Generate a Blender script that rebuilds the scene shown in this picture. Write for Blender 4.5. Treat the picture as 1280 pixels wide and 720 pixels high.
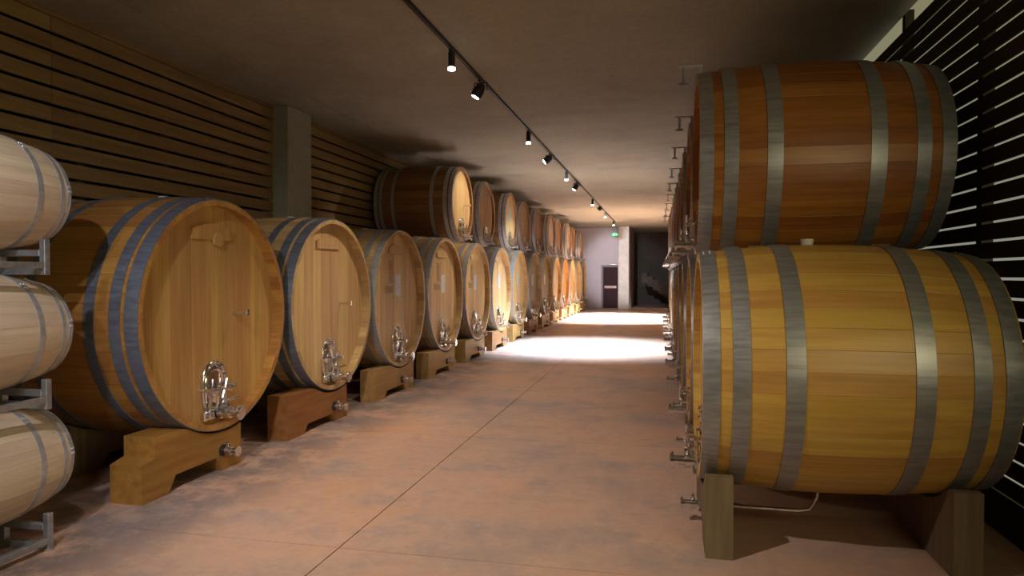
import bpy, bmesh, math, random
from mathutils import Vector, Matrix, Euler
random.seed(7)
PI = math.pi
C = bpy.context.scene.collection
for o in list(bpy.data.objects): bpy.data.objects.remove(o)
S = bpy.context.scene

# ------------------------------------------------------------------ camera
FPX = 860.0
cam = bpy.data.cameras.new('camera'); camo = bpy.data.objects.new('camera', cam); C.objects.link(camo)
cam.sensor_width = 36; cam.lens = 36*FPX/1280; cam.clip_end = 200
camo.location = (0, 0, 1.6)
camo.rotation_euler = (PI/2-0.019, 0, 0.2185)
S.camera = camo
S.view_settings.view_transform = 'Standard'; S.view_settings.look = 'None'
S.view_settings.gamma = 1; S.view_settings.exposure = 0
S.view_settings.use_curve_mapping = False

# ------------------------------------------------------------------ world: pale daylight outside the slatted wall
w = bpy.data.worlds.new('daylight'); S.world = w; w.use_nodes = True
nt = w.node_tree; nt.nodes.clear()
wo = nt.nodes.new('ShaderNodeOutputWorld'); wb = nt.nodes.new('ShaderNodeBackground')
tc = nt.nodes.new('ShaderNodeTexCoord'); sx = nt.nodes.new('ShaderNodeSeparateXYZ'); rp = nt.nodes.new('ShaderNodeValToRGB')
nt.links.new(tc.outputs['Generated'], sx.inputs[0]); nt.links.new(sx.outputs['Z'], rp.inputs[0])
rp.color_ramp.elements[0].position = 0.0; rp.color_ramp.elements[0].color = (.66, .66, .54, 1)
rp.color_ramp.elements[1].position = 0.45; rp.color_ramp.elements[1].color = (.56, .50, .21, 1)
nt.links.new(rp.outputs[0], wb.inputs[0]); wb.inputs[1].default_value = .38
nt.links.new(wb.outputs[0], wo.inputs[0])

# ------------------------------------------------------------------ large lights
def look(o, target):
    o.rotation_euler = (Vector(target)-o.location).to_track_quat('-Z', 'Y').to_euler()
def spot(name, loc, target, power, col, deg=100, blend=1.0, size=.05):
    l = bpy.data.lights.new(name, 'SPOT'); l.energy = power; l.color = col
    l.spot_size = math.radians(deg); l.spot_blend = blend; l.shadow_soft_size = size
    o = bpy.data.objects.new(name, l); C.objects.link(o); o.location = loc; look(o, target); return o
def area(name, loc, target, power, col, sx, sy, spread=180):
    l = bpy.data.lights.new(name, 'AREA'); l.energy = power; l.color = col; l.shape = 'RECTANGLE'
    l.size = sx; l.size_y = sy; l.spread = math.radians(spread)
    o = bpy.data.objects.new(name, l); C.objects.link(o); o.location = loc; look(o, target); return o
WARM = (1, .80, .58); NEUT = (1, .88, .76); COOL = (.80, .88, 1.0)
# added unseen lamp under the ceiling for the cool pool in mid-aisle
area('aisle_pool_fill', (-1.75, 15.3, 3.80), (-1.75, 15.3, 0), 500, (.62, .78, 1.0), 1.8, 1.6, 66)
# daylight through the wide side door at the far end of the right wall
area('door_daylight', (4.7, 25.9, 5.6), (-1.8, 25.9, 0.0), 1500, (.92, .95, 1), 5.0, .8, 28)
# yellow daylight through an opening added in the right wall beside the camera
area('side_opening_daylight', (2.7, 0.9, 2.0), (.6, 3.4, 1.3), 42, (1, .86, .50), 3.0, 1.2, 140)
area('stair_floor_fill', (1.6, 33.3, .45), (-.8, 33.3, 0), 2, COOL, .5, .3, 40)  # added lamp with no opening behind it, brightens the recess floor
# spotlights out of view: one on the track, two added as fill
spot('track_spot_light_left', (-2.06, 0.6, 3.62), (-3.6, 4.4, 0.9), 235, (.93, .92, 1.0), 64)
spot('barrel_fill_spot', (-1.2, -2.6, 3.62), (-3.6, 3.4, .9), 225, (.98, .93, .92), 44)  # added off the track to brighten the small barrels
spot('floor_fill_spot', (-2.06, 1.6, 3.62), (-1.3, 4.8, 0.0), 470, (1, .9, .82), 78)  # added fill for the near floor

# ------------------------------------------------------------------ materials
MATS = {}
def newmat(name):
    m = bpy.data.materials.new(name); m.use_nodes = True; n = m.node_tree.nodes; n.clear()
    out = n.new('ShaderNodeOutputMaterial'); b = n.new('ShaderNodeBsdfPrincipled')
    m.node_tree.links.new(b.outputs[0], out.inputs[0]); MATS[name] = m
    return m, n, m.node_tree.links, b
def math_n(n, l, op, a, b=None):
    x = n.new('ShaderNodeMath'); x.operation = op
    for i, v in enumerate((a, b)):
        if v is None: continue
        if isinstance(v, (int, float)): x.inputs[i].default_value = v
        else: l.new(v, x.inputs[i])
    return x.outputs[0]
def mix_n(n, l, fac, a, b, mode='MIX'):
    x = n.new('ShaderNodeMix'); x.data_type = 'RGBA'; x.blend_type = mode
    if isinstance(fac, (int, float)): x.inputs[0].default_value = fac
    else: l.new(fac, x.inputs[0])
    for i, v in ((6, a), (7, b)):
        if isinstance(v, tuple): x.inputs[i].default_value = (*v, 1) if len(v) == 3 else v
        else: l.new(v, x.inputs[i])
    return x.outputs[2]
def coords(n, l, scale, rnd=True):
    t = n.new('ShaderNodeTexCoord'); mp = n.new('ShaderNodeMapping'); l.new(t.outputs['Object'], mp.inputs[0])
    mp.inputs['Scale'].default_value = scale
    if rnd:
        oi = n.new('ShaderNodeObjectInfo'); g = n.new('ShaderNodeNewGeometry')
        s = math_n(n, l, 'ADD', oi.outputs['Random'], g.outputs['Random Per Island'])
        s2 = math_n(n, l, 'MULTIPLY', s, 37.0)
        cb = n.new('ShaderNodeCombineXYZ')
        for i in range(3): l.new(s2, cb.inputs[i])
        l.new(cb.outputs[0], mp.inputs['Location'])
        return mp.outputs[0], math_n(n, l, 'FRACT', math_n(n, l, 'MULTIPLY', s, 7.31))
    return mp.outputs[0], None
def noise(n, l, vec, scale=1.0, detail=4, rough=.6):
    x = n.new('ShaderNodeTexNoise'); l.new(vec, x.inputs['Vector']); x.inputs['Scale'].default_value = scale
    x.inputs['Detail'].default_value = detail; x.inputs['Roughness'].default_value = rough; return x.outputs['Fac']
def ramp(n, l, fac, stops):
    r = n.new('ShaderNodeValToRGB'); l.new(fac, r.inputs[0]); e = r.color_ramp.elements
    while len(e) < len(stops): e.new(.5)
    for i, (p, c) in enumerate(stops): e[i].position = p; e[i].color = (*c, 1)
    return r.outputs[0]
def wood(name, dark, light, scale=(1.2, 16, 16), rough=.5, var=.30, bump=.15):
    m, n, l, b = newmat(name)
    v, r = coords(n, l, scale)
    f = noise(n, l, v, 1.6, 6, .62)
    col = ramp(n, l, f, [(.28, dark), (.72, light)])
    v2, _ = coords(n, l, tuple(s*.22 for s in scale))
    f2 = noise(n, l, v2, 2.0, 3, .5)
    hsv = n.new('ShaderNodeHueSaturation'); l.new(col, hsv.inputs['Color'])
    val = math_n(n, l, 'ADD', math_n(n, l, 'MULTIPLY', r, var), 1-var*.5)
    val = math_n(n, l, 'MULTIPLY', val, math_n(n, l, 'ADD', math_n(n, l, 'MULTIPLY', f2, .5), .75))
    l.new(val, hsv.inputs['Value'])
    l.new(math_n(n, l, 'ADD', math_n(n, l, 'MULTIPLY', r, .02), .49), hsv.inputs['Hue'])
    l.new(hsv.outputs[0], b.inputs['Base Color'])
    b.inputs['Roughness'].default_value = rough
    bp = n.new('ShaderNodeBump'); bp.inputs['Strength'].default_value = bump; bp.inputs['Distance'].default_value = .004
    l.new(f, bp.inputs['Height']); l.new(bp.outputs[0], b.inputs['Normal'])
    return m
def metal(name, c1, c2, rough=.4, metallic=.9, scale=(4, 30, 30), bump=0):
    m, n, l, b = newmat(name)
    v, r = coords(n, l, scale)
    f = noise(n, l, v, 1.0, 4, .6)
    l.new(ramp(n, l, f, [(.3, c1), (.75, c2)]), b.inputs['Base Color'])
    l.new(math_n(n, l, 'ADD', math_n(n, l, 'MULTIPLY', f, .25), rough-.12), b.inputs['Roughness'])
    b.inputs['Metallic'].default_value = metallic
    return m
def plain(name, c, rough=.6, metallic=0, c2=None, scale=5):
    m, n, l, b = newmat(name)
    v, r = coords(n, l, (scale,)*3)
    f = noise(n, l, v, 1.0, 4, .6)
    c2 = c2 or tuple(x*.8 for x in c)
    l.new(ramp(n, l, f, [(.3, c2), (.7, c)]), b.inputs['Base Color'])
    b.inputs['Roughness'].default_value = rough; b.inputs['Metallic'].default_value = metallic
    return m
def emit(name, c, s):
    m, n, l, b = newmat(name)
    b.inputs['Base Color'].default_value = (*c, 1); b.inputs['Emission Color'].default_value = (*c, 1)
    b.inputs['Emission Strength'].default_value = s; return m

W_ORANGE = wood('cask_stave_orange', (.30, .135, .028), (.50, .25, .062), (.9, 22, 22), .45)
W_ORANGE_H = wood('cask_head_orange', (.38, .20, .055), (.56, .325, .11), (14, 14, .7), .5, .18)
W_HONEY = wood('cask_stave_honey', (.40, .25, .10), (.60, .41, .19), (.9, 22, 22), .5)
W_HONEY_H = wood('cask_head_honey', (.50, .32, .135), (.68, .47, .225), (14, 14, .7), .5, .22)
W_YEL = wood('cask_stave_yellow', (.46, .25, .05), (.60, .36, .085), (.9, 22, 22), .40, .20)
W_RED = wood('cask_stave_reddish', (.27, .095, .014), (.44, .18, .034), (.9, 22, 22), .38, .42)
W_RIM = wood('cask_end_grain', (.24, .12, .035), (.42, .23, .08), (9, 30, 30), .6)
W_BROWN = wood('cask_stave_brown', (.19, .09, .027), (.30, .15, .05), (.9, 22, 22), .5)
W_GREYH = wood('cask_head_grey', (.20, .13, .07), (.34, .24, .13), (14, 14, .7), .55, .25)
W_PALE = wood('barrique_oak', (.56, .43, .29), (.72, .58, .42), (1.0, 20, 20), .45, .10)
W_STAND = wood('cradle_oak', (.22, .09, .018), (.36, .165, .038), (9, 1.0, 12), .55, .2)
W_STAND2 = wood('cradle_pale_oak', (.34, .19, .06), (.48, .29, .10), (9, 1.0, 12), .55, .2)
W_BEAM = wood('cradle_weathered', (.13, .09, .045), (.23, .165, .08), (12, 12, .9), .7, .2)
W_SLAT = wood('slat_larch', (.18, .11, .035), (.30, .19, .065), (14, .9, 14), .7, .25)
W_SLATD = wood('slat_dark', (.028, .018, .012), (.05, .033, .02), (14, .9, 14), .8, .2)
M_HOOPD = metal('hoop_blue_grey', (.14, .16, .21), (.25, .28, .35), .5, .55)
M_HOOPL = metal('hoop_galvanised', (.40, .42, .45), (.60, .62, .66), .42, .55)
M_HOOPR = metal('hoop_grey_brushed', (.27, .275, .285), (.44, .445, .445), .40, .6, (2, 40, 40))
M_STEEL = metal('polished_steel', (.62, .62, .63), (.92, .92, .93), .16, 1.0, (20, 20, 20))
M_GALV = metal('rack_galvanised', (.34, .36, .38), (.52, .54, .56), .45, .8)
M_BLACK = plain('black_paint', (.012, .012, .012), .45)
M_RUB = plain('dark_rubber', (.02, .018, .018), .7)
M_BUNG = plain('silicone_bung', (.62, .60, .50), .6)
M_WHITE = plain('white_plaster', (.80, .78, .76), .8)
M_WALLE = plain('end_wall_plaster', (.60, .56, .62), .85, 0, (.55, .51, .57))
M_BROWNLIT = plain('brown_lit_plaster', (.55, .40, .34), .85)  # brownish light on the side of the white wall, put into the colour
M_DARKW = plain('dark_plaster', (.06, .05, .04), .9)
M_MAROON = plain('maroon_door', (.035, .010, .016), .8)
M_DOORF = plain('door_frame_grey', (.20, .17, .18), .5)
M_LAMP = emit('lamp_glow', (1, .96, .9), 14)
M_LED = emit('exit_green', (.05, .55, .22), 1.0)
M_PICT = emit('exit_white', (.8, 1, .9), 1.2)
M_PLAQ = wood('plaque_wood', (.45, .28, .08), (.6, .40, .14), (14, 14, 2), .5)

def concrete(name, base, dark, warm, scale, rough):
    m, n, l, b = newmat(name)
    v, _ = coords(n, l, (1, 1, 1), False)
    f1 = noise(n, l, v, .45*scale, 6, .62); f2 = noise(n, l, v, 1.7*scale, 8, .7); f3 = noise(n, l, v, 14, 5, .7)
    c = ramp(n, l, f1, [(.36, dark), (.52, base), (.68, warm)])
    c = mix_n(n, l, math_n(n, l, 'MULTIPLY', f2, .8), c, ramp(n, l, f2, [(.4, dark), (.62, base)]))
    c = mix_n(n, l, .25, c, ramp(n, l, f3, [(.3, (.25, .25, .25)), (.7, (1, 1, 1))]), 'MULTIPLY')
    l.new(c, b.inputs['Base Color']); 
    l.new(math_n(n, l, 'ADD', math_n(n, l, 'MULTIPLY', f2, .3), rough-.15), b.inputs['Roughness'])
    bp = n.new('ShaderNodeBump'); bp.inputs['Strength'].default_value = .2; bp.inputs['Distance'].default_value = .004
    l.new(f3, bp.inputs['Height']); l.new(bp.outputs[0], b.inputs['Normal'])
    return m
M_CEIL = concrete('ceiling_concrete', (.41, .375, .275), (.30, .27, .205), (.47, .41, .295), 1.0, .85)
M_PILLAR = concrete('pillar_concrete', (.36, .35, .27), (.28, .27, .21), (.40, .38, .30), 1.3, .85)
# terracotta coloured screed with greyish stains
M_FLOOR, n, l, b = newmat('floor_screed')
v, _ = coords(n, l, (1, 1, 1), False)
f1 = noise(n, l, v, .55, 5, .6); f2 = noise(n, l, v, 1.6, 8, .72); f3 = noise(n, l, v, 9, 6, .75)
c = ramp(n, l, f1, [(.34, (.40, .30, .26)), (.48, (.60, .38, .275)), (.66, (.67, .375, .225))])
stain = ramp(n, l, f2, [(.50, (0, 0, 0)), (.66, (1, 1, 1))])
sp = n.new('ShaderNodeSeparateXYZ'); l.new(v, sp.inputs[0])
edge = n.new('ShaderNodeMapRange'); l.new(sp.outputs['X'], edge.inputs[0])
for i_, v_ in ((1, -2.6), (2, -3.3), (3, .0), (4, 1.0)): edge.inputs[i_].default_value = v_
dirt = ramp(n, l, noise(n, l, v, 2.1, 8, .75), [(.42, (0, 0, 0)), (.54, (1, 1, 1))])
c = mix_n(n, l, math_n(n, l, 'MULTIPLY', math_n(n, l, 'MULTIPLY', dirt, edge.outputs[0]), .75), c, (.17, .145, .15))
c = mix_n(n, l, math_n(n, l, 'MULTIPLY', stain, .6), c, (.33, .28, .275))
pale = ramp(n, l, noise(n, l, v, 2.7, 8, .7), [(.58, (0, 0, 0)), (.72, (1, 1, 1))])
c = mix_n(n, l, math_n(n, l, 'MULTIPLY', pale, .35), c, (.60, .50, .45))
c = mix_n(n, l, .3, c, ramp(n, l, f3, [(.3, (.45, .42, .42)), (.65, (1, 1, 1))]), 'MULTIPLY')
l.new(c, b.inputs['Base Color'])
l.new(math_n(n, l, 'ADD', math_n(n, l, 'MULTIPLY', f2, .4), .32), b.inputs['Roughness'])
bp = n.new('ShaderNodeBump'); bp.inputs['Strength'].default_value = .15; bp.inputs['Distance'].default_value = .003
l.new(f3, bp.inputs['Height']); l.new(bp.outputs[0], b.inputs['Normal'])
# printed label and stencil: flat print made of small noisy marks
def printmat(name, paper, ink, sc, thr):
    m, n, l, b = newmat(name)
    v, _ = coords(n, l, sc, False); f = noise(n, l, v, 1, 2, .5)
    l.new(ramp(n, l, f, [(thr-.02, paper), (thr+.03, ink)]), b.inputs['Base Color']); b.inputs['Roughness'].default_value = .6
    return m
M_LABEL = printmat('label_paper', (.74, .76, .82), (.16, .20, .42), (1, 40, 60), .60)
M_LABELB = printmat('label_pale_blue', (.50, .62, .66), (.22, .34, .42), (1, 22, 42), .6)
M_STENCIL = printmat('stencil_ink', (.44, .28, .11), (.25, .20, .11), (1, 26, 34), .50)

# ------------------------------------------------------------------ mesh helpers
def meshobj(name, bm, mat, parent=None, smooth=False, angle=None):
    me = bpy.data.meshes.new(name); bm.normal_update(); bm.to_mesh(me); bm.free()
    for m in (mat if isinstance(mat, (list, tuple)) else [mat]): me.materials.append(m)
    if smooth:
        for p in me.polygons: p.use_smooth = True
        try: me.set_sharp_from_angle(angle=math.radians(angle or 40))
        except Exception: pass
    o = bpy.data.objects.new(name, me); C.objects.link(o)
    if parent: o.parent = parent
    return o
def box(bm, x0, x1, y0, y1, z0, z1, bev=0, M=None):
    vs = [bm.verts.new((x, y, z)) for x in (x0, x1) for y in (y0, y1) for z in (z0, z1)]
    idx = [(0, 1, 3, 2), (4, 6, 7, 5), (0, 4, 5, 1), (2, 3, 7, 6), (0, 2, 6, 4), (1, 5, 7, 3)]
    fs = [bm.faces.new([vs[i] for i in f]) for f in idx]
    if M: bmesh.ops.transform(bm, matrix=M, verts=vs)
    if bev:
        es = list({e for f in fs for e in f.edges})
        bmesh.ops.bevel(bm, geom=es, offset=bev, segments=1, affect='EDGES')
def tube(bm, pts, r, seg=10, cap=True):
    pts = [Vector(p) for p in pts]; rings = []
    rr = r if isinstance(r, (list, tuple)) else [r]*len(pts)
    for i, p in enumerate(pts):
        d = (pts[min(i+1, len(pts)-1)]-pts[max(i-1, 0)])
        if d.length < 1e-9: d = rings_d
        d.normalize(); rings_d = d
        u = d.orthogonal().normalized() if i == 0 else (u-d*u.dot(d)).normalized()
        v = d.cross(u)
        rings.append([bm.verts.new(p+(u*math.cos(2*PI*k/seg)+v*math.sin(2*PI*k/seg))*rr[i]) for k in range(seg)])
    for a, b in zip(rings, rings[1:]):
        for k in range(seg): bm.faces.new((a[k], a[(k+1) % seg], b[(k+1) % seg], b[k]))
    if cap: bm.faces.new(rings[0][::-1]); bm.faces.new(rings[-1])
def cyl(bm, p0, p1, r, seg=16):
    tube(bm, [p0, p1], r, seg)
def prism(bm, pts, x0, x1):
    """extrude a polygon given in (y, z) along x"""
    a = [bm.verts.new((x0, y, z)) for y, z in pts]; b = [bm.verts.new((x1, y, z)) for y, z in pts]
    bm.faces.new(a); bm.faces.new(b[::-1]); k = len(pts)
    for i in range(k): bm.faces.new((a[i], b[i], b[(i+1) % k], a[(i+1) % k]))
    bmesh.ops.recalc_face_normals(bm, faces=bm.faces)
def empty(name, label, cat, loc=(0, 0, 0), rz=0, group=None):
    o = bpy.data.objects.new(name, None); C.objects.link(o); o.location = loc; o.rotation_euler = (0, 0, rz)
    o.empty_display_size = .1; tag(o, label, cat, group); return o
def tag(o, label, cat, group=None):
    o['label'] = label; o['category'] = cat
    if group: o['group'] = group
    return o
def dup(root, loc, rz, label, group=None, swap=None):
    """copy a thing with its parts and sub-parts; swap maps material -> material"""
    def cp(o, parent):
        c = o.copy(); C.objects.link(c)
        if parent: c.parent = parent
        if swap and o.type == 'MESH' and o.data.materials and o.data.materials[0] in swap:
            key = (o.data.name, swap[o.data.materials[0]].name)
            if key not in dup.cache:
                me = o.data.copy(); me.materials[0] = swap[o.data.materials[0]]; dup.cache[key] = me
            c.data = dup.cache[key]
        for ch in kids.get(o.name, []): cp(ch, c)
        return c
    kids = {}
    def walk(o):
        kids[o.name] = list(o.children)
        for x in o.children: walk(x)
    walk(root)
    r = cp(root, None); r.location = loc; r.rotation_euler = (0, 0, rz); r['label'] = label
    if group: r['group'] = group
    elif 'group' in r: del r['group']
    return r
dup.cache = {}

# ------------------------------------------------------------------ setting
YE = 33.0
CEIL_Z = 3.85
def structure(name, bm, mat, parent=None):
    o = meshobj(name, bm, mat, parent)
    if not parent: o['kind'] = 'structure'
    return o
bm = bmesh.new(); box(bm, -5.6, 2.6, -4, 38, -.20, -.03); floor = structure('floor', bm, plain('floor_joint', (.16, .09, .06), .9))
ys = [-4, -1.95, .88, 3.69, 6.52, 9.30, 12.1, 14.9, 17.7, 20.5, 23.3, 26.1, 28.9, 31.7, 38]
for a, b2 in zip(ys, ys[1:]):
    for x0, x1 in ((-5.6, -1.86), (-1.86, 2.6)):
        bm = bmesh.new(); g = .0035
        box(bm, x0+g, x1-g, a+g, b2-g, -.029, 0); structure('floor_panel', bm, M_FLOOR, floor)
bm = bmesh.new(); box(bm, -5.6, 2.03, -4, 38, 4.03, 4.15); ceil = structure('ceiling', bm, plain('ceiling_joint', (.03, .025, .02), .9))
cys = [-4, 1.9, 4.9, 7.9, 10.9, 13.9, 16.9, 19.9, 22.9, 25.9, 28.9, 31.9, 38]
for a, b2 in zip(cys, cys[1:]):
    for x0, x1 in ((-5.6, -4.4), (-4.4, 2.02)):
        bm = bmesh.new(); g = .004
        gy = .002
        box(bm, x0+g, x1-(.016 if x1 < 0 else g), a+gy, b2-gy, CEIL_Z, 4.02); structure('concrete_slab', bm, M_CEIL, ceil)
# left wall: dark backing, battens and horizontal slats with open gaps
bm = bmesh.new(); box(bm, -5.6, -5.30, -4, YE+5, 0, CEIL_Z); wl = structure('wall_left', bm, plain('wall_void', (.010, .009, .008), .95))
y = -3.5
while y < YE:
    bm = bmesh.new(); box(bm, -5.175, -5.13, y-.035, y+.035, 0, CEIL_Z-.02); structure('batten', bm, W_SLATD, wl); y += 1.09
me = None
segs = [(-3.9, .5), (.5, 4.9), (4.9, 8.28), (8.92, 13.3), (13.3, 17.7), (17.7, 22.1), (22.1, 27.5), (27.5, 32.9)]
for s0, s1 in segs:
    me = None
    for k in range(25):
        z1 = 3.80-k*.153
        if me is None:
            bm = bmesh.new(); box(bm, -5.13, -5.10, s0+.002, s1-.002, -.126, 0, .004); o = structure('slat', bm, W_SLAT, wl); me = o.data
        else:
            o = bpy.data.objects.new('slat', me); C.objects.link(o); o.parent = wl
        o.location = (random.uniform(-.002, .002), 0, z1)
bm = bmesh.new(); box(bm, -5.175, -5.095, -3.9, 32.9, 3.805, 3.849); o = structure('top_rail', bm, W_SLAT, wl)
bm = bmesh.new(); box(bm, -5.3, -4.88, 8.29, 8.91, 0, CEIL_Z, .01); o = meshobj('trim_1', bm, M_PILLAR); o['kind'] = 'structure'
# right wall: open slats with daylight behind, far part open as a wide door
bm = bmesh.new(); box(bm, 2.03, 2.20, 2.6, 22.6, 0, .25); box(bm, 2.03, 2.20, -.8, 2.6, 0, 1.45); box(bm, 2.03, 2.20, -4, -.8, 0, .25); wr = structure('wall_right', bm, M_DARKW)  # tall middle box: unseen parapet added to keep side light off the floor
bm = bmesh.new(); box(bm, 2.02, 2.25, 22.6, 23.2, 0, CEIL_Z); structure('pier', bm, M_DARKW, wr)
bm = bmesh.new(); box(bm, 2.02, 2.25, 28.6, YE+5, 0, CEIL_Z); structure('pier', bm, M_DARKW, wr)
y = -3.99
while y < 22.5:
    if -.8 < y < 2.5: y += 1.52; continue
    bm = bmesh.new(); box(bm, 2.03, 2.10, y-.04, y+.04, .25, 3.9); structure('batten', bm, W_SLATD, wr); y += 1.52
for s0, s1 in [(-4, -.8), (2.6, 8.2), (8.2, 15.8), (15.8, 22.6)]:
    me = None
    for k in range(29):
        z0 = .27+k*.1195
        if me is None:
            bm = bmesh.new(); box(bm, 2.015, 2.03, s0+.002, s1-.002, 0, .1025, .002); o = structure('slat', bm, W_SLATD, wr); me = o.data
        else:
            o = bpy.data.objects.new('slat', me); C.objects.link(o); o.parent = wr
        o.location = (random.uniform(-.002, .002), 0, z0)
# concrete edge beam outside the open strip
# wall behind the camera
bm = bmesh.new(); box(bm, -5.6, 2.6, -4.2, -4.0, 0, 4.0); structure('wall_back', bm, M_WALLE)
# end wall, white wall end, dark stairwell beyond
bm = bmesh.new(); box(bm, -5.6, -1.9, YE, YE+.2, 0, 4.0); structure('wall_end', bm, M_WALLE)
bm = bmesh.new(); box(bm, -2.10, -1.62, 32.2, YE, 0, CEIL_Z, .01); o = meshobj('trim_2', bm, M_WHITE); o['kind'] = 'structure'
bm = bmesh.new(); box(bm, -1.9, -1.60, YE, 37.0, 0, CEIL_Z); structure('wall_stairwell', bm, M_BROWNLIT)
bm = bmesh.new(); box(bm, -1.9, 2.6, 37, 37.2, 0, 4.0); structure('wall_far', bm, M_DARKW)
st = empty('staircase', 'dark concrete staircase rising in the unlit recess beyond the white wall end', 'staircase', (.4, 34.6, 0))
for k in range(10):
    bm = bmesh.new(); x0 = 1.4-.27*k
    prism(bm, [(-.6, .17*(k+1)), (.6, .17*(k+1)), (.6, max(0, .17*(k-2))), (-.6, max(0, .17*(k-2)))], x0-.27-.4+.2, x0-.4+.2)
    meshobj('step', bm, M_DARKW, st)
# door in the end wall
door = bpy.data.objects.new('door_1', None); C.objects.link(door); door.location = (-2.5, YE, 0); door['kind'] = 'structure'
bm = bmesh.new(); box(bm, -.45, .40, -.05, .0, 1.98, 2.06); box(bm, -.45, -.38, -.05, 0, 0, 1.98); box(bm, .33, .40, -.05, 0, 0, 1.98); meshobj('door_frame', bm, M_DOORF, door)
bm = bmesh.new(); box(bm, -.37, .32, -.035, 0, .02, 1.97, .005); leaf = meshobj('door_leaf', bm, M_MAROON, door)
bm = bmesh.new(); box(bm, -.30, .26, -.10, -.07, .96, 1.09, .01); box(bm, -.28, -.24, -.07, -.035, 1.0, 1.05); box(bm, .2, .24, -.07, -.035, 1.0, 1.05); meshobj('push_bar', bm, M_STEEL, leaf)
bm = bmesh.new(); box(bm, -.05, .25, -.12, -.05, 2.07, 2.13, .01); meshobj('door_closer', bm, M_STEEL, door)
# exit sign
ex = empty('exit_sign', 'green illuminated exit sign with white running figure, high on end wall', 'sign', (-2.28, YE-.5, 3.40))
bm = bmesh.new(); box(bm, -.16, .16, -.03, .03, 0, .17, .006); meshobj('housing', bm, M_DOORF, ex)
bm = bmesh.new(); box(bm, -.15, .15, -.034, -.0305, .01, .16); meshobj('sign_face', bm, M_LED, ex)
bm = bmesh.new()
cyl(bm, (-.05, -.040, .130), (-.05, -.035, .130), .013, 10)
for p, q in [((-.05, .115), (-.06, .07)), ((-.06, .07), (-.03, .05)), ((-.03, .05), (-.035, .02)), ((-.06, .07), (-.095, .045)), ((-.05, .11), (-.02, .09)), ((-.05, .11), (-.09, .095))]:
    tube(bm, [(p[0], -.037, p[1]), (q[0], -.037, q[1])], .006, 6)
prism2 = [(.02, .075), (.07, .075), (.07, .055), (.11, .085), (.07, .115), (.07, .095), (.02, .095)]
vs = [bm.verts.new((x, -.037, z)) for x, z in prism2]; bm.faces.new(vs)
meshobj('pictogram', bm, M_PICT, ex)
bm = bmesh.new(); cyl(bm, (-.1, 0, .17), (-.1, 0, .45), .006, 6); cyl(bm, (.1, 0, .17), (.1, 0, .45), .006, 6); meshobj('hanger', bm, M_DOORF, ex)

# ------------------------------------------------------------------ cask builder
def prof(s, Rf, Rb, Rk):
    """outer radius along the cask, s in 0..1; front rim Rf, bilge Rb, back rim Rk"""
    base = Rf+(Rk-Rf)*s; mid = (Rf+Rk)/2
    return base+(Rb-mid)*(1-abs(2*s-1)**2.1)
def stave_mesh(bm, L, Rf, Rb, Rk, n, th, a0=0.0, segs=12, gap=.0004):
    hw = PI/n
    rows = []
    for i in range(segs+1):
        s = i/segs; R = prof(s, Rf, Rb, Rk); x = L*s
        g = gap/R
        ring = []
        for (r, a) in ((R-.0010, -hw+g), (R, -hw+g*4), (R, 0), (R, hw-g*4), (R-.0010, hw-g), (R-th, hw-g), (R-th, -hw+g)):
            ring.append(bm.verts.new((x, r*math.sin(a+a0), r*math.cos(a+a0))))
        rows.append(ring)
    m = len(rows[0])
    for r0, r1 in zip(rows, rows[1:]):
        for k in range(m): bm.faces.new((r0[k], r1[k], r1[(k+1) % m], r0[(k+1) % m]))
    bm.faces.new(rows[0]); bm.faces.new(rows[-1][::-1])
def hoop_bm(L, Rf, Rb, Rk, x0, x1, t=.006, seg=96, lap=0.0, rivet=True):
    bm = bmesh.new(); rings = []
    for k in range(seg):
        a = 2*PI*k/seg+lap
        tt = t*(1.9 if k in (0, 1, 2) else 1)
        row = []
        for (x, dr) in ((x0, .0005), (x0, tt), ((x0+x1)/2, tt+.0005), (x1, tt), (x1, .0005)):
            r = prof(min(max(x/L, 0), 1), Rf, Rb, Rk)+dr
            row.append(bm.verts.new((x, r*math.sin(a), r*math.cos(a))))
        rings.append(row)
    for k in range(seg):
        a, b = rings[k], rings[(k+1) % seg]
        for i in range(4): bm.faces.new((a[i], a[i+1], b[i+1], b[i]))
    if rivet:
        for kk in (.5, 1.5):
            for xx in (x0+(x1-x0)*.3, x0+(x1-x0)*.7):
                a = 2*PI*kk/seg+lap; r = prof(xx/L, Rf, Rb, Rk)+t*1.9
                c0 = Vector((xx, r*math.sin(a), r*math.cos(a))); d = Vector((0, math.sin(a), math.cos(a)))
                tube(bm, [c0, c0+d*.006], [.009, .005], 8)
    return bm
def board_bm(x0, x1, y0, y1, R, g=.0012, rot=0.0):
    bm = bmesh.new(); pts = []
    def zc(y): return math.sqrt(max(R*R-y*y, 1e-6))
    N = 5
    ya, yb = y0+g, y1-g
    ya = max(ya, -R*.9995); yb = min(yb, R*.9995)
    for i in range(N+1):
        y = ya+(yb-ya)*i/N; pts.append((y, zc(y)))
    for i in range(N, -1, -1):
        y = ya+(yb-ya)*i/N; pts.append((y, -zc(y)))
    prism(bm, pts, x0, x1)
    return bm
def add_head(parent, x0, x1, R, nb, mat, zc, rnd):
    ws = [rnd.uniform(.8, 1.2) for _ in range(nb)]; s = sum(ws); y = -R
    for k in range(nb):
        y2 = y+2*R*ws[k]/s; d = rnd.uniform(-.0015, .0015)
        o = meshobj('head_board', board_bm(x0+d, x1, y, y2, R), mat, parent); o.location.z = zc; y = y2
def oval(cy, cz, w, h, n=28, arch=False):
    pts = []
    for k in range(n):
        a = 2*PI*k/n; y = math.cos(a); z = math.sin(a)
        p = 2.5
        y = math.copysign(abs(y)**(2/p), y); z = math.copysign(abs(z)**(2/p), z)
        pts.append((cy+y*w/2, cz+z*h/2))
    return pts
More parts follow.
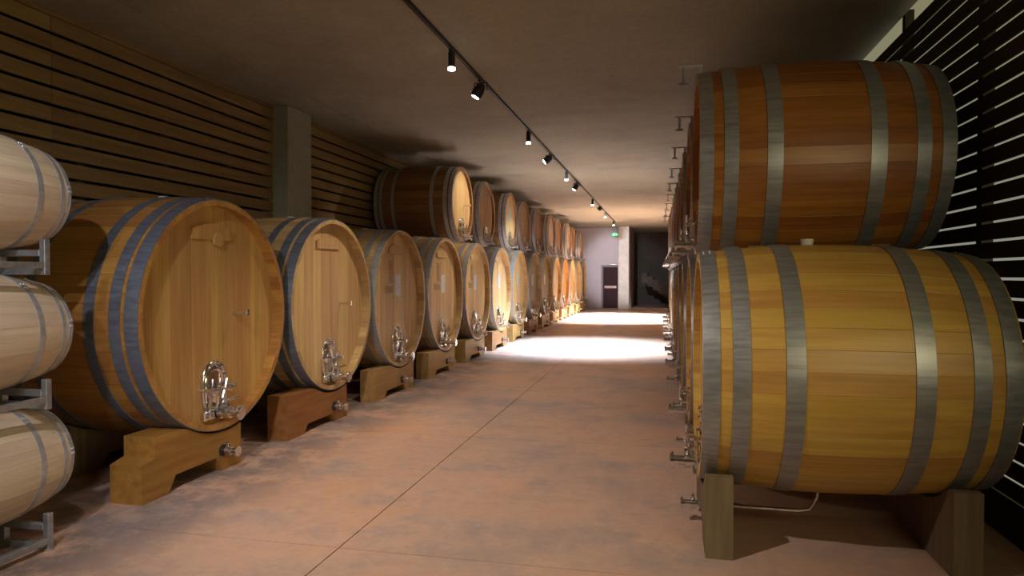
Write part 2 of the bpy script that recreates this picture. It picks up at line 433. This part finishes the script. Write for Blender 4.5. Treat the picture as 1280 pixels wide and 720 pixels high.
def add_hatch(parent, xs, cz, k, full=True):
    """stainless manhole hatch with clamp bar and butterfly valve; xs = surface x, front is -x"""
    bm = bmesh.new(); n = 28; rings = []
    for q, dx in ((1.0, 0), (.93, .018), (.80, .028), (.72, .020), (.45, .030), (.2, .036)):
        rings.append([bm.verts.new((xs-dx*k-.002, y, cz+(z-cz))) for y, z in oval(0, cz, .26*k*q, .39*k*q, n)])
    for a, b2 in zip(rings, rings[1:]):
        for i in range(n): bm.faces.new((a[i], a[(i+1) % n], b2[(i+1) % n], b2[i]))
    bm.faces.new(rings[-1]); bmesh.ops.recalc_face_normals(bm, faces=bm.faces)
    hd = meshobj('hatch_door', bm, M_STEEL, parent, True, 35)
    bm = bmesh.new(); pts = oval(0, cz, .285*k, .415*k, 28)
    P = [Vector((xs-.014, y, z)) for y, z in pts]; P.append(P[0]); P.append(P[1])
    tube(bm, P, .017*k, 8, False); meshobj('hatch_rim', bm, M_STEEL, parent, True, 60)
    bm = bmesh.new()
    for i in range(12):
        a = 2*PI*i/12; y = .143*k*math.cos(a); z = cz+.208*k*math.sin(a)
        tube(bm, [(xs-.02, y*.98, z), (xs-.040, y*.98, z)], .010*k, 6)
    o = meshobj('rim_bolts', bm, M_STEEL, parent); o['kind'] = 'stuff'
    bm = bmesh.new()
    box(bm, xs-.075, xs-.050, -.175*k, .175*k, cz-.015*k, cz+.02*k, .004)
    for s in (-1, 1): cyl(bm, (xs, s*.160*k, cz), (xs-.095, s*.160*k, cz), .011*k, 10)
    for s in (-1, 1): box(bm, xs-.060, xs-.043, s*.10*k-.012, s*.10*k+.012, cz-.20*k, cz, .003)
    meshobj('clamp_bar', bm, M_STEEL, parent)
    for s in (-1, 1):
        bm = bmesh.new(); tube(bm, [(xs-.076, s*.16*k, cz), (xs-.10, s*.16*k, cz)], .022*k, 6); meshobj('wing_nut', bm, M_STEEL, parent)
    bm = bmesh.new(); cyl(bm, (xs-.05, 0, cz), (xs-.12, 0, cz), .020*k, 12)
    tube(bm, [(xs-.115, -.075*k, cz-.03*k), (xs-.115, .075*k, cz+.03*k)], .011*k, 8)
    tube(bm, [(xs-.115, -.03*k, cz+.075*k), (xs-.115, .03*k, cz-.075*k)], .011*k, 8); meshobj('clamp_knob', bm, M_STEEL, parent, True)
    zb = cz-.19*k
    bm = bmesh.new(); box(bm, xs-.045, xs-.012, -.16*k, .16*k, zb-.06*k, zb+.015*k, .006); 
    for s in (-1, 1): tube(bm, [(xs-.045, s*.12*k, zb-.02*k), (xs-.065, s*.12*k, zb-.02*k)], .018*k, 6)
    meshobj('flange_plate', bm, M_STEEL, parent)
    add_valve(parent, xs-.03, -.03*k, zb-.01*k, k*1.3)
    bm = bmesh.new(); tube(bm, [(xs-.05, .10*k, zb+.05*k), (xs-.11, .10*k, zb+.05*k), (xs-.12, .10*k, zb+.09*k), (xs-.12, .10*k, zb+.15*k)], .012*k, 8); meshobj('level_tap', bm, M_STEEL, parent, True)
def add_valve(parent, xs, cy, cz, k, ln=.15):
    bm = bmesh.new(); e = xs-ln*k
    tube(bm, [(xs, cy, cz), (xs-.05*k, cy, cz), (xs-.05*k, cy, cz), (xs-.09*k, cy, cz), (xs-.09*k, cy, cz), (e, cy, cz)], [.026*k, .026*k, .040*k, .040*k, .028*k, .028*k], 14)
    tube(bm, [(e, cy, cz), (e-.012*k, cy, cz)], .047*k, 16)
    tube(bm, [(xs-.03*k, cy, cz), (xs-.018*k, cy, cz)], .045*k, 14)
    v = meshobj('valve', bm, M_STEEL, parent, True, 35)
    bm = bmesh.new(); tube(bm, [(xs-.07*k, cy, cz+.035*k), (xs-.07*k, cy, cz+.075*k)], .010*k, 8)
    tube(bm, [(xs-.07*k, cy-.005, cz+.075*k), (xs-.085*k, cy-.09*k, cz+.085*k)], [.010*k, .008*k], 8); meshobj('valve_handle', bm, M_STEEL, v, True)
    bm = bmesh.new(); tube(bm, [(e-.012*k, cy, cz), (e-.02*k, cy, cz)], .036*k, 14); meshobj('valve_cap', bm, M_STEEL, v)
    return v
def make_cask(label, L, Rf, Rb, Rk, nst, th, hoops, mat_s, mat_h, mat_hoop, recess=.10, single=True, hk=1.0,
              block=True, tap=True, plaque=False, paper=None, stencil=False, bung=True, vent=False, group=None, hatch=True, nb=9, big_hz=.645, pipe=False):
    rnd = random.Random(len(label)*13+nst)
    zc = Rb
    t = empty('wine_cask', label, 'cask', group=group)
    if single:
        bm = bmesh.new(); stave_mesh(bm, L, Rf, Rb, Rk, nst, th)
        o = meshobj('stave', bm, mat_s, t, True, 30); o.location.z = zc
        for k in range(1, nst):
            c = o.copy(); C.objects.link(c); c.parent = t; c.rotation_euler = (2*PI*k/nst, 0, 0)
    else:
        bm = bmesh.new()
        for k in range(nst): stave_mesh(bm, L, Rf, Rb, Rk, nst, th, 2*PI*k/nst, 8)
        o = meshobj('staves', bm, mat_s, t, True, 30); o.location.z = zc; o['kind'] = 'stuff'
    add_head(t, recess, recess+.035, prof(recess/L, Rf, Rb, Rk)-th+.004, nb, mat_h, zc, rnd)
    bm = bmesh.new(); 
    tube(bm, [(L-recess-.03, 0, 0), (L-recess, 0, 0)], prof(1-recess/L, Rf, Rb, Rk)-th+.004, 40); o = meshobj('back_head', bm, mat_h, t); o.location.z = zc
    for i, (x0, x1) in enumerate(hoops):
        o = meshobj('hoop', hoop_bm(L, Rf, Rb, Rk, x0, x1, lap=rnd.uniform(-.35, .35)), mat_hoop, t, True, 35); o.location.z = zc
    if hatch:
        add_hatch(t, recess, zc-Rf*big_hz, hk)
    if block:   # D shaped block near the top of the head
        R2 = Rf*.80; w2 = Rf*.28; zb = Rf*.66; pts = [(-w2, zb), (w2, zb)]
        for i in range(9):
            y = w2-2*w2*i/8; pts.append((y, math.sqrt(R2*R2-y*y)))
        bm = bmesh.new(); prism(bm, pts, recess-.022, recess); o = meshobj('head_block', bm, mat_h, t); o.location.z = zc
    if tap:
        bm = bmesh.new(); cyl(bm, (recess, -.30*Rf, zc), (recess-.13, -.30*Rf, zc), .014, 10)
        box(bm, recess-.15, recess-.115, -.30*Rf-.02, -.30*Rf+.02, zc-.02, zc+.03, .003); tp = meshobj('sample_tap', bm, M_STEEL, t)
    if plaque:
        bm = bmesh.new(); tube(bm, [(recess-.035, -.055, zc+Rf*.665), (recess-.002, -.055, zc+Rf*.665)], .058, 24); o = meshobj('round_plaque', bm, M_PLAQ, t)
    if paper:
        bm = bmesh.new(); box(bm, recess-.006, recess-.0008, -.17, .02, zc+.03, zc+.33); o = meshobj('paper_label', bm, paper, t); o['label'] = 'white paper label with small lines of print'
    if stencil:
        bm = bmesh.new()
        for (y0, y1, z0, z1) in ((.13, .19, .60, .66), (.10, .22, .22, .52), (.10, .38, .08, .18)):
            box(bm, recess-.003, recess-.0006, y0, y1, zc+z0, zc+z1)
        o = meshobj('stencil_mark', bm, M_STENCIL, t); o['label'] = 'faded grey stencilled print'
    if bung:
        r = prof(.42, Rf, Rb, Rk); bm = bmesh.new()
        tube(bm, [(L*.42, 0, zc+r-.01), (L*.42, 0, zc+r+(.035 if L > 1.45 else .012))], [.034, .040], 16); meshobj('bung', bm, M_BUNG, t)
    if vent:
        z = zc+Rf+.02
        bm = bmesh.new(); box(bm, -.13, .05, -.02, .02, z+.06, z+.075, .002); cyl(bm, (-.09, 0, z+.06), (-.09, 0, z-.06), .011, 8); cyl(bm, (-.125, 0, z-.06), (-.055, 0, z-.06), .010, 8)
        box(bm, .02, .045, -.015, .015, z-.016, z+.06); meshobj('vent_bracket', bm, M_GALV, t)
    if pipe:
        bm = bmesh.new(); z = -.155
        tube(bm, [(.165, 0, z), (.62, 0, z), (.68, 0, z+.015), (.72, 0, z+.09), (.73, 0, .004)], .013, 10); o = meshobj('drain_pipe', bm, M_STEEL, t, True)
        v = add_valve(t, .035, 0, z, .8)
    return t

HL = [(0, .10), (.13, .215), (.33, .41), (.85, .93), (1.085, 1.17), (1.20, 1.30)]
HLB = [(0, .095), (.16, .245), (.40, .47), (.83, .90), (1.055, 1.14), (1.205, 1.30)]
HR = [(0, .09), (.155, .245), (.42, .515), (1.035, 1.13), (1.305, 1.39), (1.455, 1.54)]
HU = [(0, .07), (.10, .165), (.34, .40), (1.05, 1.11), (1.275, 1.34), (1.37, 1.44)]

# ---- left row, lower tier
LX, LR, LB, LH, LL = -3.53, .925, .962, 1.275, 1.30
Y1, PT = 4.94, 1.995
LZ = LH-LB
FAR = 'distant large casks in the left lower row'
dark = make_cask('large orange oak cask with blue-grey hoops, nearest in the left row, beside small barrels', LL, LR, LB, LR, 44, .042, HL, W_ORANGE, W_ORANGE_H, M_HOOPD, plaque=True)
dark.location = (LX+.02, Y1+.01, LZ); dark.rotation_euler.z = PI
c2 = make_cask('large honey oak cask with blue-grey hoops, second from camera in left lower row', LL, LR, LB, LR, 44, .042, HL, W_HONEY, W_HONEY_H, M_HOOPD)
c2.location = (LX, Y1+PT+.025, LZ); c2.rotation_euler.z = PI
pale = make_cask('oak cask with pale galvanised hoops, white paper label and stencil, third in left lower row', LL, LR, LB, LR, 44, .042, HLB, W_HONEY, W_HONEY_H, M_HOOPL, paper=M_LABEL, stencil=True, tap=False)
pale.location = (LX, Y1+2*PT, LZ); pale.rotation_euler.z = PI
names = {3: 'oak cask with pale hoops and white label, fourth in left lower row', 4: 'oak cask with pale hoops and white label, fifth in left lower row'}
for i in (3, 4): dup(pale, (LX, Y1+i*PT, LZ), PI, names[i])
far = make_cask('oak cask with bright hoops and pale blue label, sixth in left lower row', LL, LR, LB, LR, 44, .042, HLB, W_HONEY, W_HONEY_H, M_HOOPL, paper=M_LABELB, tap=False, single=False)
far.location = (LX, Y1+5*PT, LZ); far.rotation_euler.z = PI
ordn = {6: 'seventh', 7: 'eighth', 8: 'ninth', 9: 'tenth'}
for i in range(6, 14):
    sw = {6: None, 7: {W_HONEY_H: W_GREYH}, 8: {W_HONEY_H: W_GREYH}, 9: None, 10: {W_HONEY_H: W_ORANGE_H, W_HONEY: W_ORANGE}, 11: None, 12: {W_HONEY_H: W_ORANGE_H}, 13: {W_HONEY_H: W_GREYH}}[i]
    if i < 10: dup(far, (LX, Y1+i*PT, LZ), PI, 'oak cask with pale hoops, %s from the camera in left lower row%s' % (ordn[i], {6: '', 7: ', greyish head', 8: ', greyish head', 9: ''}[i]), None, sw)
    else: dup(far, (LX, Y1+i*PT, LZ), PI, 'small-looking oak cask near the far end of left lower row', FAR, sw)

# ---- left row, upper tier
UX, UR, UB, UH, UL, YU = -3.55, .66, .70, 2.865, 1.44, 11.93
UZ = UH-UB
up = make_cask('brown oak cask with bright yellow head, nearest of the upper tier on the left', UL, UR, UB, UR, 36, .05, HU, W_BROWN, W_HONEY_H, M_HOOPL, recess=.05, hk=.85, block=False, bung=False, nb=8)
up.location = (UX, YU, UZ); up.rotation_euler.z = PI
upf = make_cask('brown-headed oak cask, second from the camera in left upper tier', UL, UR, UB, UR, 36, .05, HU, W_BROWN, W_BROWN, M_HOOPL, recess=.05, hk=.85, block=False, bung=False, tap=False, single=False, nb=8)
upf.location = (UX-.07, YU+PT, UZ); upf.rotation_euler.z = PI
uplab = make_cask('oak cask with pale head and light blue label, third in left upper tier', UL, UR, UB, UR, 36, .05, HU, W_BROWN, W_HONEY_H, M_HOOPL, recess=.05, hk=.85, block=False, bung=False, tap=False, single=False, paper=M_LABELB, nb=8)
uplab.location = (UX, YU+2*PT, UZ); uplab.rotation_euler.z = PI
for i in range(3, 10):
    src = upf if i in (3, 4, 6, 8) else uplab
    lab = {3: 'brown-headed oak cask with bluish hoops, fourth from camera in left upper tier', 4: 'dark brown-headed oak cask, fifth from camera in left upper tier',
           5: 'oak cask with yellow head, sixth from camera in left upper tier'}.get(i, 'small-looking oak cask near the far end of left upper tier')
    dup(src, (UX-(.07 if src is upf else 0), YU+i*PT, UZ), PI, lab, None if i < 6 else 'distant casks of the left upper tier')

# ---- right row
RX, RYL, RP = .205, 4.55, 1.70
rl = make_cask('yellow-brown oak cask with grey brushed hoops, nearest on the right, lower tier', 1.55, .703, .750, .672, 40, .055, HR, W_YEL, W_HONEY_H, M_HOOPR, hk=.85, recess=.05, pipe=True, tap=False, block=False)
RZL = 1.035-.75
rl.location = (RX, RYL, RZL)
ru = make_cask('reddish oak cask with grey hoops, nearest on the right, upper tier', 1.54, .665, .707, .630, 38, .05, HR, W_RED, W_HONEY_H, M_HOOPR, hk=.8, recess=.05, tap=False, block=False, bung=False, vent=True)
RZU = 2.42-.707; RYU = 5.40
ru.location = (RX+.02, RYU, RZU)
rl2 = make_cask('oak cask directly behind the nearest right cask, lower tier, seen edge-on', 1.55, .703, .750, .70, 40, .055, HR, W_YEL, W_HONEY_H, M_HOOPR, hk=.85, recess=.05, pipe=True, tap=False, block=False, single=False)
rl2.location = (RX, RYL+RP, RZL)
ru2 = make_cask('oak cask directly behind the nearest right cask, upper tier, seen edge-on', 1.54, .665, .707, .66, 38, .05, HR, W_RED, W_HONEY_H, M_HOOPR, hk=.8, recess=.05, tap=False, block=False, bung=False, vent=True, single=False)
ru2.location = (RX+.02, RYU+RP, RZU)
NR = 10
for i in range(2, NR):
    dup(rl2, (RX-.012*(i-1), RYL+i*RP, RZL), 0, 'third oak cask from the camera in right lower tier, seen edge-on' if i == 2 else 'distant oak cask seen edge-on in right lower tier', None if i == 2 else 'distant casks of the right lower tier')
    if i < NR-1: dup(ru2, (RX+.02-.02*(i-1), RYU+i*RP, RZU), 0, 'third oak cask from the camera in right upper tier, seen edge-on' if i == 2 else 'distant oak cask seen edge-on in right upper tier', None if i == 2 else 'distant casks of the right upper tier')

# ------------------------------------------------------------------ cradles (floor stands)
def arc_pts(cy, cz, R, y0, y1, n=10):
    return [(y0+(y1-y0)*i/n, cz-math.sqrt(max(R*R-(y0+(y1-y0)*i/n-cy)**2, 0))) for i in range(n+1)]
def rad_at(x, L, Rf, Rb, Rk): return prof(x/L, Rf, Rb, Rk)
# local origin: floor below the cask centre; local y runs along world +Y
def capped_arc(cy, cz, R, y0, y1, top, n=18):
    return [(y, min(z, top)) for y, z in ((y0+(y1-y0)*i/n, cz-math.sqrt(max(R*R-(y0+(y1-y0)*i/n-cy)**2, 0))) for i in range(n+1))]
def stand_step(dep):      # chunky, with a lower shoulder on the near side
    zc = LH; R = .957; o = -.09
    pts = [(-.83+o, 0), (-.57+o, 0), (-.49+o, .12), (-.02+o, .12), (.05+o, .0), (.31+o, .0)]
    pts += [(y, z) for y, z in capped_arc(0, zc, R, .31+o, -.70+o, .445)]
    pts += [(-.70+o, .30), (-.83+o, .27), (-.83+o, .10)]
    bm = bmesh.new(); prism(bm, pts, -dep, 0); return bm
def stand_plain(y0, y1, dep, zc, R, notch=.10, top=.43):
    pts = [(y0, 0), (y0+.30, 0), (y0+.38, notch), (y1-.38, notch), (y1-.30, 0), (y1, 0)]
    pts += capped_arc(0, zc, R, y1, y0, top)
    bm = bmesh.new(); prism(bm, pts, -dep, 0); return bm
def cradle(name, label, bm, mat, loc, group=None, valve=None, rz=0):
    t = empty(name, label, 'cradle', loc, rz, group)
    meshobj('cradle_beam', bm, mat, t)
    if valve:
        y, z, k = valve
        v = empty_part = None
        add_valve_x(t, y, z, k)
    return t
def add_valve_x(t, y, z, k):
    """valve pointing to +x (towards the aisle from the left row)"""
    bm = bmesh.new()
    tube(bm, [(0, y, z), (.04*k, y, z), (.04*k, y, z), (.085*k, y, z), (.085*k, y, z), (.14*k, y, z)], [.024*k, .024*k, .038*k, .038*k, .026*k, .026*k], 12)
    tube(bm, [(.14*k, y, z), (.155*k, y, z)], .045*k, 14)
    v = meshobj('valve', bm, M_STEEL, t, True, 35)
    bm = bmesh.new(); tube(bm, [(.06*k, y, z+.03*k), (.06*k, y, z+.07*k)], .010*k, 8); tube(bm, [(.06*k, y, z+.07*k), (.08*k, y-.08*k, z+.08*k)], [.01*k, .008*k], 8)
    meshobj('valve_handle', bm, M_STEEL, v, True)
    bm = bmesh.new(); tube(bm, [(-.004, y, z), (.012, y, z)], .05*k, 14); meshobj('valve_collar', bm, M_RUB, v)
R0 = .957
for i in range(14):
    yc = Y1+i*PT
    lab = ['stepped orange wooden cradle under the nearest large left cask', 'orange wooden cradle with chrome drain valve under the second left cask', 'wooden cradle with chrome drain valve under the third left cask',
           'wooden cradle under the fourth left cask', 'wooden cradle under the fifth left cask', 'pale wooden cradle under the sixth left cask', 'bright pale wooden cradle under the seventh left cask'][i] if i < 7 else 'distant wooden cradle under a far cask of the left row'
    if i == 0: b_ = stand_step(.26); m_ = W_STAND
    elif i == 1: b_ = stand_plain(-.97, .28, .22, LH, R0, .09); m_ = W_STAND
    else: b_ = stand_plain(-.93, .42, .20, LH, R0, .09, .40); m_ = W_STAND if i in (7, 8) else W_STAND2
    cradle('cask_cradle', lab, b_, m_, (LX+.0, yc+(.05 if i == 0 else 0), 0), None if i < 7 else 'distant cradles of the left row', (-.03, .165, .95))
    if i < 4:
        cradle('cask_cradle', 'rear wooden cradle in the dark under the %s left cask' % ('nearest', 'second', 'third', 'fourth')[i],
               stand_plain(-.42, .50, .20, LH, R0, .10), W_BEAM, (LX-1.05, yc, 0))
RZC = 1.035
for i in range(NR):
    yc = RYL+i*RP; Rr = .728
    lab = 'weathered grey-brown wooden cradle post under the front of the nearest right cask' if i == 0 else 'wooden cradle under the second right cask, seen edge-on' if i == 1 else 'distant wooden cradle seen edge-on in the right row'
    cradle('cask_cradle', lab, stand_plain(-.55, .55, .15, RZC, Rr+.016, .10, .465), W_BEAM, (RX+.175-.012*max(0, i-1), yc, 0), None if i < 2 else 'distant cradles of the right row')
    if i < 3:
        cradle('cask_cradle', ['dark wooden rear cradle by the slatted wall under the nearest right cask', 'rear cradle in the dark under the second right cask', 'rear cradle in the dark under the third right cask'][i],
               stand_plain(-.55, .55, .14, RZC, Rr+.010, .0, .46), W_BEAM, (RX+1.42, yc, 0))

# ------------------------------------------------------------------ saddles between tiers
def saddle(x0, x1, dy, zl, Rl, zu, Ru, hw, zb):
    """profile in the valley between two lower casks at +-dy; touches both lower casks and the upper one"""
    e = .010
    dl = math.sqrt((Rl+e)**2-(zb-zl)**2); yb = dy-dl
    pts = [(-yb, zb), (yb, zb)]
    for i in range(1, 7):
        y = yb+(hw-yb)*i/6; pts.append((y, zl+math.sqrt((Rl+e)**2-(dy-y)**2)))
    for i in range(0, 13):
        y = hw-2*hw*i/12; pts.append((y, zu-math.sqrt((Ru+e)**2-y*y)))
    for i in range(0, 6):
        y = -hw+(hw-yb)*i/6; pts.append((y, zl+math.sqrt((Rl+e)**2-(dy+y)**2)))
    bm = bmesh.new(); prism(bm, pts, x0, x1); return bm
for i in range(10):
    yc = YU+i*PT; n4 = Y1+(3+i)*PT; n5 = n4+PT; mid = (n4+n5)/2
    for j, xo in enumerate((-.34, -1.0)):
        if j and i > 2: continue
        b_ = saddle(-.12, 0, PT/2, LH, LB+.004, UH, UB+.005, .42, 1.98)
        o = meshobj('cask_saddle', b_, W_BEAM); o.location = (LX+xo, mid, 0)
        tag(o, ('dark wooden saddle block carrying the %s left upper cask%s' % (('nearest', 'second', 'third')[i], ', rear one' if j else ', front one')) if i < 3 else 'distant dark saddle block under a far left upper cask', 'block', None if i < 3 else 'distant saddle blocks on the left')
for i in range(NR-1):
    yc = RYU+i*RP
    for j, xo in enumerate((.36, 1.15)):
        if j and i > 1: continue
        b_ = saddle(0, .11, RP/2, RZC, .745, 2.42, .702, .36, 1.55)
        o = meshobj('cask_saddle', b_, W_BEAM); o.location = (RX+xo, yc, 0)
        tag(o, ('dark wooden saddle block under the %s right upper cask%s' % (('nearest', 'second')[i], ', rear one' if j else ', front one')) if i < 2 else 'distant dark saddle block under a far right upper cask', 'block', None if i < 2 else 'distant saddle blocks on the right')

# ------------------------------------------------------------------ barriques on galvanised racks
HB = [(0, .035), (.06, .09), (.235, .272), (.678, .715), (.86, .89), (.915, .95)]
def make_barrique(label):
    t = empty('barrique', label, 'barrel')
    L, Rh, Rb, n = .95, .285, .347, 28
    bm = bmesh.new(); stave_mesh(bm, L, Rh, Rb, Rh, n, .027, 0, 12, .0003); o = meshobj('stave', bm, W_PALE, t, True, 30)
    for k in range(1, n):
        c = o.copy(); C.objects.link(c); c.parent = t; c.rotation_euler = (2*PI*k/n, 0, 0)
    rnd = random.Random(3)
    add_head(t, .03, .05, Rh-.022, 6, W_PALE, 0, rnd)
    bm = bmesh.new(); tube(bm, [(L-.05, 0, 0), (L-.03, 0, 0)], Rh-.022, 32); meshobj('back_head', bm, W_PALE, t)
    for x0, x1 in HB: meshobj('hoop', hoop_bm(L, Rh, Rb, Rh, x0, x1, .003, 64, rnd.uniform(-2, 2)), M_HOOPL, t, True, 35)
    bm = bmesh.new(); tube(bm, [(L/2, 0, Rb-.01), (L/2, 0, Rb+.02)], [.026, .03], 14); meshobj('bung', bm, M_BUNG, t)
    return t
BX, BY = -3.83, 3.40
BE = 3.53
bq = make_barrique('small pale oak barrel on top of the rack at left edge')
bq.rotation_euler.z = -PI/2; bq.location = (BX, BE, 2.081)
dup(bq, (BX, BE, 1.267), -PI/2, 'small pale oak barrel in the middle of the rack at left edge')
dup(bq, (BX, BE, .487), -PI/2, 'small pale oak barrel lowest on the rack at left edge, just above the floor')
def rack(z0, z1, label):
    t = empty('barrel_rack', label, 'rack', (BX, BY, z0)); h = z1-z0; q = .019
    for x in (.33, .02, -.33):
        for y in (-.10, -.65):
            up_ = h+.06 if abs(x) > .1 else h-.04
            if abs(x) > .1:
                bm = bmesh.new(); box(bm, x-q, x+q, y-q, y+q, 0, up_, .003); meshobj('post', bm, M_GALV, t)
            else:
                bm = bmesh.new(); box(bm, x-q, x+q, y-q, y+q, .04, up_, .003); meshobj('post', bm, M_GALV, t)
            if z0 == 0:
                bm = bmesh.new(); cyl(bm, (x, y, -.0), (x, y, .012), .03, 12); 
                if abs(x) > .1: meshobj('foot', bm, M_GALV, t)
                else: bm.free()
    for y in (-.10, -.65):
        bm = bmesh.new(); box(bm, -.31, .31, y-q, y+q, h-.04, h-.002, .003); meshobj('top_tube', bm, M_GALV, t)
        bm = bmesh.new(); box(bm, -.31, .31, y-q, y+q, .002, .04, .003); meshobj('bottom_tube', bm, M_GALV, t)
    for x in (.33, -.33):
        bm = bmesh.new(); box(bm, x-q, x+q, -.631, -.119, .04, .075, .003); meshobj('side_tube', bm, M_GALV, t)
rack(0, .155, 'galvanised steel barrel rack standing on the floor at left edge')
rack(.819, .935, 'galvanised steel barrel rack between the lowest and middle small barrels')
rack(1.599, 1.748, 'galvanised steel barrel rack between the middle and top small barrels')

# ------------------------------------------------------------------ ceiling track and lamps
TX = -2.06
bm = bmesh.new(); box(bm, TX-.018, TX+.018, -3, 29.5, CEIL_Z-.036, CEIL_Z-.001, .003); o = meshobj('light_track', bm, M_BLACK); tag(o, 'long black lighting track running along the ceiling', 'track')
def downlight(y, label, power, col=NEUT, deg=104, group=None):
    t = empty('downlight', label, 'lamp', (TX, y, CEIL_Z-.036), 0, group)
    bm = bmesh.new(); box(bm, -.016, .016, -.05, .05, -.02, 0, .002); meshobj('track_adapter', bm, M_BLACK, t)
    bm = bmesh.new(); tube(bm, [(0, 0, -.02), (0, 0, -.17)], .034, 20); meshobj('lamp_body', bm, M_BLACK, t, True, 40)
    bm = bmesh.new(); tube(bm, [(0, 0, -.1705), (0, 0, -.195)], .036, 20); meshobj('diffuser', bm, M_LAMP, t, True, 40)
    spot('downlight_light', (TX, y, CEIL_Z-.29), (TX, y, 0), power, col, deg, 1, .04)
def projector(y, label, target, power, col=WARM, deg=70, group=None):
    t = empty('track_projector', label, 'lamp', (TX, y, CEIL_Z-.036), 0, group)
    bm = bmesh.new(); box(bm, -.016, .016, -.06, .06, -.02, 0, .002); meshobj('track_adapter', bm, M_BLACK, t)
    bm = bmesh.new(); box(bm, -.075, .075, -.012, .012, -.035, -.02, .002); box(bm, -.078, -.07, -.012, .012, -.11, -.02); box(bm, .07, .078, -.012, .012, -.11, -.02); meshobj('yoke', bm, M_BLACK, t)
    d = (Vector(target)-Vector((TX, y, CEIL_Z-.11))).normalized()
    bm = bmesh.new(); tube(bm, [(0, 0, 0), Vector((0, 0, -.06)), Vector((0, 0, -.13))], [.052, .066, .060], 20)
    rot = d.to_track_quat('-Z', 'Y')
    o = meshobj('lamp_body', bm, M_BLACK, t, True, 40); o.location = (0, 0, -.07); o.rotation_euler = rot.to_euler()
    for k in range(3):
        bm = bmesh.new(); tube(bm, [(0, 0, .008+k*.012), (0, 0, .012+k*.012)], .05-.006*k, 16); meshobj('cooling_fin', bm, M_BLACK, o)
    bm = bmesh.new(); tube(bm, [(0, 0, -.1305), (0, 0, -.133)], .045, 16); meshobj('lens', bm, M_LAMP if power else M_RUB, o)
    if power:
        p = Vector((TX, y, CEIL_Z-.106))+d*.16
        spot('projector_light', p, target, power, col, deg, .7, .03)
downlight(6.53, 'lit black cylinder downlight nearest the camera on the track', 150)
projector(7.63, 'black box projector just behind the nearest downlight', (-3.5, 7.2, 1.0), 90)
downlight(10.44, 'lit black cylinder downlight, second lit one along the track', 140)
projector(12.49, 'black projector behind the second lit downlight', (-3.5, 12.0, 2.6), 130)
downlight(14.65, 'small black cylinder downlight midway along the track', 90, COOL)
projector(16.43, 'black projector past the midway downlight', (-3.5, 15.9, 1.2), 190, (.78, .93, 1), 80)
for y in (20.1, 24.48, 28.47): downlight(y, 'small distant black downlight near the far end of the track', 70 if y < 28 else 160, WARM if y < 28 else NEUT, 125, 'distant downlights on the track')
projector(22.3, 'tiny distant black projector added between far downlights to brighten the white wall end', (-2.05, 33.0, 1.9), 2300, (.95, .95, 1), 24)  # added lamp, lifts the white wall end
